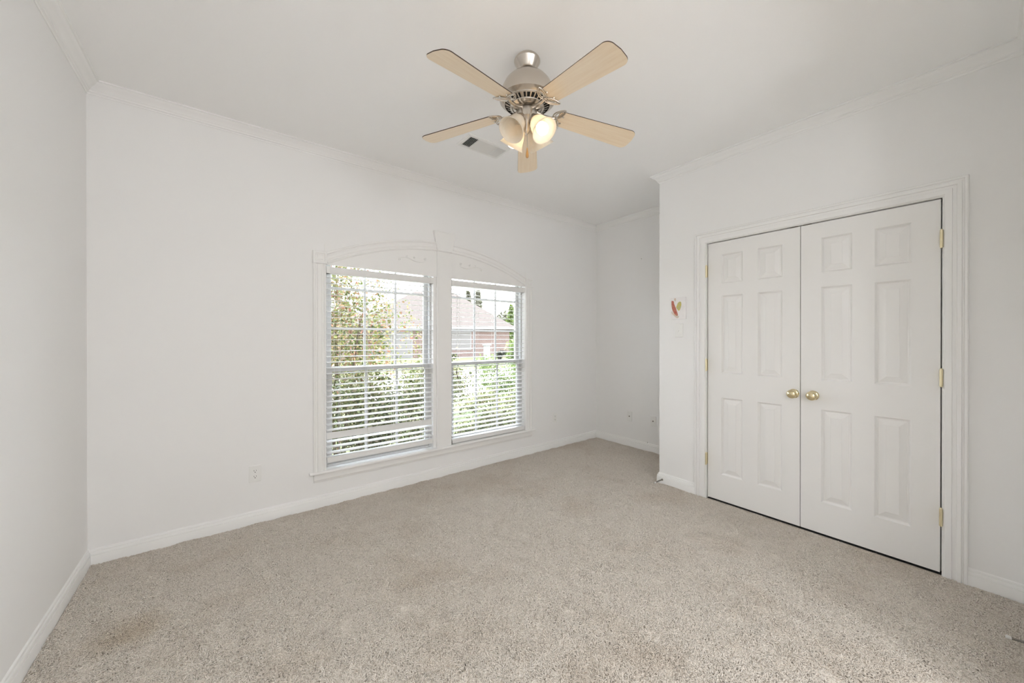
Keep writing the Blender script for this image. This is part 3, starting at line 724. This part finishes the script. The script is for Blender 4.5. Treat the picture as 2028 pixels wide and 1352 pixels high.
plate('power_outlet', 'white duplex power outlet on the wall left of the window', 'outlet', (.157, D, .354), 0, 'outlet', 'wall outlets')
plate('power_outlet', 'white duplex power outlet in the corner right of the window', 'outlet', (3.053, D, .358), 0, 'outlet', 'wall outlets')
plate('cable_jack', 'white cable jack plate on the recess wall, nearer the window corner', 'wall plate', (XA, 2.605, .363), R(-90), 'jack', 'cable jacks')
plate('cable_jack', 'white cable jack plate on the recess wall, partly beside the closet corner', 'wall plate', (XA, 2.297, .358), R(-90), 'jack', 'cable jacks')
plate('light_switch', 'white toggle light switch left of the closet doors', 'light switch', (XW, 1.611, 1.360), R(-90), 'switch')

# ------------------------------------------------------------------ little painting
pic = thing('wall_art', 'small white canvas with a red and an olive-yellow shape, above the light switch', 'painting', (XW, 1.613, 1.549))
pic.rotation_euler = (0, 0, R(-90))
pw_, ph_ = .066, .0925
MB().box(-pw_, pw_, -.0125, 0, -ph_, ph_).build('canvas', M['canvas'], pic, bevel=.001)
def img(px_, py_):   # zoomed photo crop coordinates to canvas plane
    return (-pw_+(px_-330)/335*2*pw_, ph_-(py_-240)/455*2*ph_)
def blob(name, pts, m_, yy):
    P = [img(*p) for p in pts]; n = len(P)
    # smooth closed outline
    Q = []
    for i in range(n):
        p0, p1, p2, p3 = P[i-1], P[i], P[(i+1) % n], P[(i+2) % n]
        for t in (0, .25, .5, .75):
            Q.append(tuple(.5*((2*p1[j])+(-p0[j]+p2[j])*t+(2*p0[j]-5*p1[j]+4*p2[j]-p3[j])*t*t+(-p0[j]+3*p1[j]-3*p2[j]+p3[j])*t**3) for j in (0, 1)))
    m2 = len(Q)
    MB().add([(x, yy, z) for x, z in Q]+[(x, yy+.0005, z) for x, z in Q], [tuple(range(m2))]+[(i, (i+1) % m2, m2+(i+1) % m2, m2+i) for i in range(m2)]).build(name, m_, pic)
blob('grey_wash', [(350, 560), (395, 610), (440, 650), (490, 675), (520, 640), (480, 615), (430, 600), (385, 560), (360, 520)], M['wash'], -.0128)
blob('grey_fleck', [(410, 265), (440, 250), (452, 290), (440, 320), (415, 300)], M['wash'], -.0128)
blob('red_shape', [(350, 318), (372, 305), (402, 318), (412, 370), (440, 440), (470, 520), (495, 605), (470, 622), (430, 600), (385, 530), (355, 430)], M['chili'], -.0132)
blob('yellow_shape', [(540, 330), (568, 350), (568, 420), (545, 490), (515, 520), (485, 490), (458, 450), (475, 400), (500, 350)], M['leaf_paint'], -.0132)

# ------------------------------------------------------------------ door stops, nails
def door_stop(label, base, direction, droop):
    d = Vector(direction).normalized()
    r_ = thing('door_stop', label, 'door stop', base, 'spring door stops')
    q = d.to_track_quat('Z', 'X').to_matrix().to_4x4()
    MB().lathe([(0, 0), (.0095, 0), (.0095, .003), (.006, .006), (.005, .010), (0, .010)], 18, q).build('mount', M['spring'], r_, smooth=True)
    pts = []; N = 200; L = .060; side = d.cross(Vector((0, 0, 1))).normalized(); up = side.cross(d)
    for i in range(N):
        t = i/(N-1); a = t*2*math.pi*17; rr_ = .0052-.001*t
        pts.append(d*(.008+L*t)+Vector((0, 0, -droop*t*t))+side*math.cos(a)*rr_+up*math.sin(a)*rr_)
    MB().tube(pts, .0011, 5).build('spring', M['spring'], r_, smooth=True)
    e = d*(.008+L)+Vector((0, 0, -droop))
    MB().lathe([(0, -.002), (.0060, -.002), (.0070, .002), (.0072, .010), (.0060, .014), (0, .0145)], 18, Matrix.Translation(e) @ q).build('rubber_tip', M['rubber'], r_, smooth=True)
door_stop('spring door stop with white tip on the baseboard at the recess corner', (XW-.0155, 1.752, .045), (-.90, .42, -.20), .006)
door_stop('spring door stop with white tip at the lower right edge of the photo', (2.60, YF+.0155, .040), (-.05, 1, 0), .004)
b = MB().lathe([(0, 0), (.0012, 0), (.0012, .012), (.0035, .012), (.0035, .0135), (0, .014)], 10, Matrix.Translation((0, 0, 0)) @ Matrix.Rotation(R(-90), 4, 'Y')).tube([(-.010, 0, 0), (-.012, -.001, -.008), (-.011, -.003, -.014)], .0012, 6)
o = b.build('picture_nail', M['spring']); o.location = (XA, 2.442, 2.214); tag(o, 'small bent nail high on the recess wall', 'nail')
b = MB().lathe([(0, 0), (.0015, 0), (.0015, .010), (0, .011)], 8).box(-.003, .003, -.0015, .0015, .008, .014)
o = b.build('staple', M['spring']); o.location = (XA-.006, 2.365, .0965); tag(o, 'tiny dark cable staple on top of the recess baseboard', 'staple')

# ------------------------------------------------------------------ carpet pile: lying frieze yarn
def carpet():
    def region_ok(x, y):
        ok = (x > XL+.012) & (x < XW-.012) & (y > YF+.012) & (y < D-.012)
        ok |= (x >= XW-.012) & (x < XA-.012) & (y > YC+.012) & (y < D-.012)
        ok |= (x >= XW-.012) & (x < XW+.006) & (y > DY0+.002) & (y < DY1-.002)
        return ok
    A = (XA-XL)*(D+.12)
    n = int(A*60000)
    x = rng.uniform(XL, XA, n); y = rng.uniform(YF, D, n)
    # keep only what the camera's surroundings can see; drop none inside the room
    k = region_ok(x, y); x, y = x[k], y[k]; n = len(x)
    # coherent lie of the yarn from a few sine waves plus scatter
    ph = 1.3*np.sin(1.9*x+.7*y)+1.1*np.sin(-1.1*x+2.3*y+1.0)+.7*np.sin(5.3*x+4.1*y)
    ang = ph+rng.normal(0, .9, n)
    L = rng.uniform(.013, .024, n); rad = rng.uniform(.0016, .0024, n)
    curl = rng.normal(0, .9, n); 
    lump = np.zeros(n)
    for (fx, fy, p_) in ((31, 17, 0.3), (-23, 37, 1.9), (44, -29, 4.0), (13, 41, 2.2), (-47, -11, .7)): lump += np.sin(fx*x+fy*y+p_+1.5*np.sin(3.1*x-2.3*y+p_))
    hgt = np.clip(rng.uniform(.0060, .0115, n)+.0012*lump, .0055, .015)
    hgt = np.where((y > DY0) & (y < DY1), hgt*np.clip((XW+.012-x)/.05, .4, 1), hgt)
    # keep yarns short next to walls
    S = 3; G = 3
    t = np.array([0., .45, 1.])
    hz = np.array([.15, 1.0, .72])
    rr = np.array([.9, 1.1, .6])
    P = np.zeros((n, S, 3)); 
    a = ang.copy(); px_ = x-np.cos(ang)*L*.5; py_ = y-np.sin(ang)*L*.5
    for i in range(S):
        if i:
            a = a+curl*(t[i]-t[i-1])*1.6
            dl = L*(t[i]-t[i-1]); px_ = px_+np.cos(a)*dl; py_ = py_+np.sin(a)*dl
        P[:, i, 0] = px_; P[:, i, 1] = py_; P[:, i, 2] = hgt*hz[i]
    # keep inside the room
    P[:, :, 0] = np.clip(P[:, :, 0], XL+.018, XA-.018); P[:, :, 1] = np.clip(P[:, :, 1], YF+.016, D-.018)
    sidex = -np.sin(a); sidey = np.cos(a)
    V = np.zeros((n, S, G, 3))
    for g in range(G):
        an = 2*math.pi*g/G+.4
        for i in range(S):
            w_ = rad*rr[i]
            V[:, i, g, 0] = P[:, i, 0]+sidex*math.cos(an)*w_
            V[:, i, g, 1] = P[:, i, 1]+sidey*math.cos(an)*w_
            V[:, i, g, 2] = P[:, i, 2]+math.sin(an)*w_+(-.001 if i == 0 else 0)
    V = V.reshape(-1, 3)
    q = []
    for i in range(S-1):
        for g in range(G):
            g2 = (g+1) % G; q.append((i*G+g, i*G+g2, (i+1)*G+g2, (i+1)*G+g))
    q = np.array(q, dtype=np.int64)
    F = (q[None]+(np.arange(n)*S*G)[:, None, None]).reshape(-1)
    me = bpy.data.meshes.new('carpet'); me.vertices.add(len(V)); me.vertices.foreach_set('co', V.reshape(-1).astype(np.float32))
    nf = len(F)//4; me.loops.add(nf*4); me.loops.foreach_set('vertex_index', F.astype(np.int32)); me.polygons.add(nf)
    me.polygons.foreach_set('loop_start', (np.arange(nf)*4).astype(np.int32)); me.polygons.foreach_set('loop_total', np.full(nf, 4, np.int32))
    me.polygons.foreach_set('use_smooth', np.ones(nf, bool)); me.update(calc_edges=True)
    me.materials.append(M['carpet'])
    o = bpy.data.objects.new('carpet', me); COL.objects.link(o)
    return tag(o, 'beige frieze carpet pile covering the whole floor', 'carpet', kind='stuff')
carpet()

# ------------------------------------------------------------------ outdoors
GZ = -.32
b = MB().add([(-40, D+TH, GZ), (90, D+TH, GZ), (90, 110, GZ), (-40, 110, GZ), (-40, D+TH, GZ-.1), (90, D+TH, GZ-.1), (90, 110, GZ-.1), (-40, 110, GZ-.1)], [(0, 1, 2, 3), (4, 7, 6, 5), (0, 4, 5, 1), (1, 5, 6, 2), (2, 6, 7, 3), (3, 7, 4, 0)])
struct(b.build('ground', M['lawn']), 'lawn outside the window', 'lawn')
b = MB().box(-3, 9, D+TH+.01, 5.4, GZ, GZ+.03); struct(b.build('ground_bed', M['mulch']), 'soil bed under the shrubs outside the window', 'garden bed')
b = MB().add([(-30, 12.5, GZ+.02), (8.6, 8.6, GZ+.02), (13.6, 15.5, GZ+.02), (-30, 19.5, GZ+.02), (-30, 12.5, GZ), (8.6, 8.6, GZ), (13.6, 15.5, GZ), (-30, 19.5, GZ)], [(0, 1, 2, 3), (0, 4, 5, 1), (1, 5, 6, 2), (2, 6, 7, 3), (3, 7, 4, 0)])
struct(b.build('driveway', M['concrete']), 'pale sunlit concrete drive beyond the shrubs', 'driveway')
# outer skin of our own house so that the sun and sky see a building
b = MB().box(XL-TH, OX0-.12, D+TH, D+TH+.10, GZ, 2.9).box(OX1+.14, XA+3, D+TH, D+TH+.10, GZ, 2.9).box(OX0-.12, OX1+.14, D+TH, D+TH+.10, GZ, .22).box(OX0-.12, OX1+.14, D+TH, D+TH+.10, 2.10, 2.9)
struct(b.build('wall_outside', M['brick']), 'brick outer face around the window', 'wall')

def foliage(name, centre, size, n, leaf, material, parent, dens=None, seed=0, up=.2):
    r_ = np.random.default_rng(seed)
    # points in a lumpy ellipsoid: several clumps
    nc = max(5, n//260); c = r_.normal(0, .42, (nc, 3)); c /= np.maximum(1, np.linalg.norm(c, axis=1)/.8)[:, None]
    idx = r_.integers(0, nc, n); p = c[idx]+r_.normal(0, .16, (n, 3))
    p = p*np.array(size)+np.array(centre)
    p = p[p[:, 2] > GZ+.02]
    p = p[p[:, 1] > D+TH+.16]
    n = len(p)
    d = r_.normal(0, 1, (n, 3)); d[:, 2] += up; d /= np.linalg.norm(d, axis=1)[:, None]
    s = np.cross(d, r_.normal(0, 1, (n, 3))); s /= np.linalg.norm(s, axis=1)[:, None]; nn = np.cross(d, s)
    l = leaf*r_.uniform(.6, 1.3, n)[:, None]; w_ = l*.28
    V = np.stack([p, p+d*l*.35+s*w_-nn*w_*.3, p+d*l*.75+s*w_*.7-nn*w_*.2, p+d*l, p+d*l*.75-s*w_*.7-nn*w_*.2, p+d*l*.35-s*w_-nn*w_*.3], 1).reshape(-1, 3)
    q = np.array([[0, 1, 2, 3], [0, 3, 4, 5]]); F = (q[None]+(np.arange(n)*6)[:, None, None]).reshape(-1)
    me = bpy.data.meshes.new(name); me.vertices.add(len(V)); me.vertices.foreach_set('co', V.reshape(-1).astype(np.float32))
    nf = len(F)//4; me.loops.add(nf*4); me.loops.foreach_set('vertex_index', F.astype(np.int32)); me.polygons.add(nf)
    me.polygons.foreach_set('loop_start', (np.arange(nf)*4).astype(np.int32)); me.polygons.foreach_set('loop_total', np.full(nf, 4, np.int32))
    me.update(calc_edges=True); me.materials.append(material)
    o = bpy.data.objects.new(name, me); COL.objects.link(o); o.parent = parent; return o
def shrub(name, label, cat, loc, size, n, leaf, material, group=None, seed=0, trunk=True, cz=None, br=.012):
    root = thing(name, label, cat, loc, group)
    cz = size[2] if cz is None else cz
    r_ = random.Random(seed)
    # foliage coordinates are relative to the root; clip planes are tested in world space
    o = foliage('foliage', (loc[0], loc[1], loc[2]+cz), size, n, leaf, material, None, seed=seed)
    o.parent = root; o.matrix_parent_inverse = Matrix.Translation(-Vector(loc))
    if trunk:
        b = MB()
        for k in range(5):
            a = r_.uniform(0, 6.28); x, y = math.cos(a)*size[0]*.5, math.sin(a)*size[1]*.5; zt_ = cz*r_.uniform(.8, 1.3)
            b.tube([(x*.08, y*.08, 0), (x*.35, y*.35, zt_*.4), (x*.7+r_.uniform(-.05, .05), y*.7, zt_*.75), (x, y, zt_)], [br*1.3, br, br*.7, br*.3], 6)
        b.build('stem', M['bark'], root)
    return root
# tall crape myrtle outside the left window
shrub('crape_myrtle', 'tall loose myrtle with green, yellow and reddish leaves outside the left window', 'tree', (1.02, 4.55, GZ), (.64, .55, 1.60), 12500, .040, M['leaf_myrtle'], seed=3, cz=1.75, br=.016)
shrub('crape_myrtle', 'thin sparse myrtle shoot with few leaves at the right side of the left window', 'tree', (1.98, 4.75, GZ), (.30, .35, 1.0), 620, .036, M['leaf_myrtle'], seed=11, cz=1.25, br=.009)
# hedge shrubs close under the windows
for i, (x, y, sz, n, lb) in enumerate([
    (.45, 4.15, (.55, .42, .66), 4600, 'dense glossy-leaved hedge shrub at the left edge of the left window'),
    (1.25, 4.10, (.55, .42, .66), 4800, 'dense glossy-leaved hedge shrub below the middle of the left window'),
    (2.05, 4.25, (.52, .42, .66), 4300, 'dense glossy-leaved hedge shrub outside the post between both windows'),
    (2.95, 4.35, (.52, .42, .40), 2800, 'low glossy-leaved hedge shrub below the left half of the right window'),
    (3.85, 4.45, (.55, .42, .46), 3000, 'glossy-leaved hedge shrub below the right half of the right window'),
    (4.85, 4.6, (.55, .45, .52), 2600, 'glossy-leaved hedge shrub farthest to the right along the house')]):
    shrub('hedge_shrub', lb, 'shrub', (x, y, GZ), sz, int(n*1.7), .038, M['leaf_green'], 'hedge shrubs under the windows', seed=20+i, cz=sz[2]*1.15)
shrub('weeping_shrub', 'pale yellow-green feathery shrub in the middle of the right window', 'shrub', (4.55, 6.2, GZ), (.70, .55, .62), 4200, .042, M['leaf_bright'], seed=41, cz=.72)
shrub('bright_shrub', 'tall bright green shrub at the right side of the right window', 'shrub', (7.9, 9.4, GZ), (.75, .75, .95), 2600, .10, M['leaf_bright'], seed=42, cz=1.0)

# neighbour's brick house
nb = thing('neighbour_house', 'one-storey red brick house with pale brown hip roof across the lawn', 'house', (12.5, 28.5, GZ))
nb.rotation_euler = (0, 0, R(-24))
def hip(b, x0, x1, y0, y1, ze, zr, mi=0):
    dx = x1-x0; dy = y1-y0
    if dx > dy: a, c = Vector((x0+dy/2, (y0+y1)/2, zr)), Vector((x1-dy/2, (y0+y1)/2, zr))
    else: a, c = Vector(((x0+x1)/2, y0+dx/2, zr)), Vector(((x0+x1)/2, y1-dx/2, zr))
    P = [Vector((x0, y0, ze)), Vector((x1, y0, ze)), Vector((x1, y1, ze)), Vector((x0, y1, ze)), a, c]
    f = [(0, 1, 5, 4), (1, 2, 5), (2, 3, 4, 5), (3, 0, 4)] if dx > dy else [(0, 1, 4), (1, 2, 5, 4), (2, 3, 5), (3, 0, 4, 5)]
    b.add(P, f+[(3, 2, 1, 0)], mi)
HB = MB().box(-5, 7.6, 0, 9, 0, 2.55).box(-14, -4.5, -1.5, 8, 0, 2.55)
HB.build('brick_wall', M['brick'], nb)
rf = MB(); hip(rf, -5.5, 8.2, -.5, 9.6, 2.5, 6.0); hip(rf, -19, -2.4, -2.1, 8.6, 2.5, 5.2)
roof = fix_normals(rf.build('roof', M['roof'], nb))
MB().box(-4.0, 8.2, -.52, -.46, 2.38, 2.56).box(8.16, 8.22, -.5, 9.6, 2.38, 2.56).build('fascia', M['fascia'], nb)
for (xa, xb, za, zb, mt_) in ((-3.6, -.6, .05, 2.2, 'garage'), (2.2, 4.2, .7, 2.1, 'winglass')):
    o = MB().box(xa-.08, xb+.08, -.04, 0, za-.06, zb+.08).build('garage_door' if mt_ == 'garage' else 'house_window', M['fascia'], nb)
    q = MB()
    if mt_ == 'garage':
        for k in range(4): q.box(xa, xb, -.07, -.04, za+k*(zb-za)/4+.01, za+(k+1)*(zb-za)/4-.01)
        q.build('door_panel', M[mt_], o)
    else:
        q.box(xa, xb, -.05, -.04, za, zb).build('pane', M[mt_], o)
MB().box(.95, 1.55, -.30, -.04, 0, 2.1).build('porch_column', M['fascia'], nb)
fh = thing('far_house', 'small pinkish roofed house far off at the right of the right window', 'house', (34.5, 33.5, GZ)); fh.rotation_euler = (0, 0, R(-38))
MB().box(-5, 8, 0, 8, 0, 2.3).build('brick_wall', M['brick'], fh)
rf = MB(); hip(rf, -5.5, 8.5, -.5, 8.5, 2.2, 4.6); fix_normals(rf.build('roof', M['roof2'], fh))
# white parcel of a vehicle-like box: pale utility pillar by the drive
b = MB().box(-.16, .16, -.16, .16, 0, 1.15).box(-.21, .21, -.21, .21, 1.15, 1.22).box(-.19, .19, -.19, .19, 0, .08)
o = b.build('garden_pillar', M['fascia'], bevel=.01); o.location = (13.25, 19.7, GZ); tag(o, 'short white pillar on the lawn in front of the brick house', 'pillar')

def tree(name, label, loc, hgt, rad, n, material, kind, seed, leaf=.35, group=None):
    root = thing(name, label, 'tree', loc, group); r_ = np.random.default_rng(seed)
    if kind == 'cone':
        t = r_.uniform(0.12, 1, n)**.8; a = r_.uniform(0, 6.28, n); rr = rad*(1-t)*np.sqrt(r_.uniform(.2, 1, n))*(1+.25*np.sin(t*40))
        p = np.stack([rr*np.cos(a), rr*np.sin(a), t*hgt], 1)
    else:
        nc = 14; c = r_.normal(0, .45, (nc, 3)); p = c[r_.integers(0, nc, n)]+r_.normal(0, .2, (n, 3)); p = p*np.array((rad, rad, hgt*.33))+np.array((0, 0, hgt*.62))
    d = r_.normal(0, 1, (n, 3)); d /= np.linalg.norm(d, axis=1)[:, None]; s = np.cross(d, r_.normal(0, 1, (n, 3))); s /= np.linalg.norm(s, axis=1)[:, None]
    l = leaf*r_.uniform(.5, 1.2, n)[:, None]
    V = np.stack([p, p+d*l*.5+s*l*.35, p+d*l, p+d*l*.5-s*l*.35], 1).reshape(-1, 3)
    me = bpy.data.meshes.new('crown'); me.from_pydata(V.tolist(), [], (np.arange(n*4).reshape(-1, 4)).tolist()); me.materials.append(material)
    o = bpy.data.objects.new('crown', me); COL.objects.link(o); o.parent = root
    MB().tube([(0, 0, 0), (.05, 0, hgt*.5), (0, 0, hgt*.85)], [rad*.08, rad*.06, rad*.02], 7).build('trunk', M['bark'], root)
    return root
tree('conifer', 'dark conifer rising behind the brick house roof, the left one of two', (23.9, 39.7, GZ), 7.4, 1.15, 3000, M['leaf_far'], 'cone', 1, group='conifers behind the houses')
tree('conifer', 'dark conifer rising behind the brick house roof, the right one of two', (23.0, 36.0, GZ), 7.0, 1.15, 3000, M['leaf_far'], 'cone', 2, group='conifers behind the houses')
tree('conifer', 'green pointed conifer at the right edge of the right window', (25.75, 33.3, GZ), 5.3, 1.1, 2000, M['leaf_bright'], 'cone', 5, group='conifers behind the houses')
for i, (x, y, h_, lb) in enumerate([(31.3, 42.0, 4.9, 'leafy far tree left of the pointed conifer at the horizon'), (42, 50, 5.6, 'leafy far tree behind the pinkish far roof'), (12, 53, 8.0, 'leafy far tree behind the left part of the brick house'), (-7, 52, 8.0, 'leafy far tree farthest to the left beyond the left window')]):
    tree('far_tree', lb, (x, y, GZ), h_, 2.6, 1800, M['leaf_far'], 'round', 30+i, leaf=.5, group='far trees')
shrub('dark_shrub', 'dark brownish shrub against the brick house wall in the right window', 'shrub', (11.9, 22.6, GZ), (.95, .6, .55), 1200, .14, M['leaf_dark'], seed=51, cz=.60)
shrub('dark_shrub', 'small dark shrub on the lawn near the white pillar', 'shrub', (14.6, 20.2, GZ), (.5, .5, .40), 700, .12, M['leaf_dark'], seed=52, cz=.45)
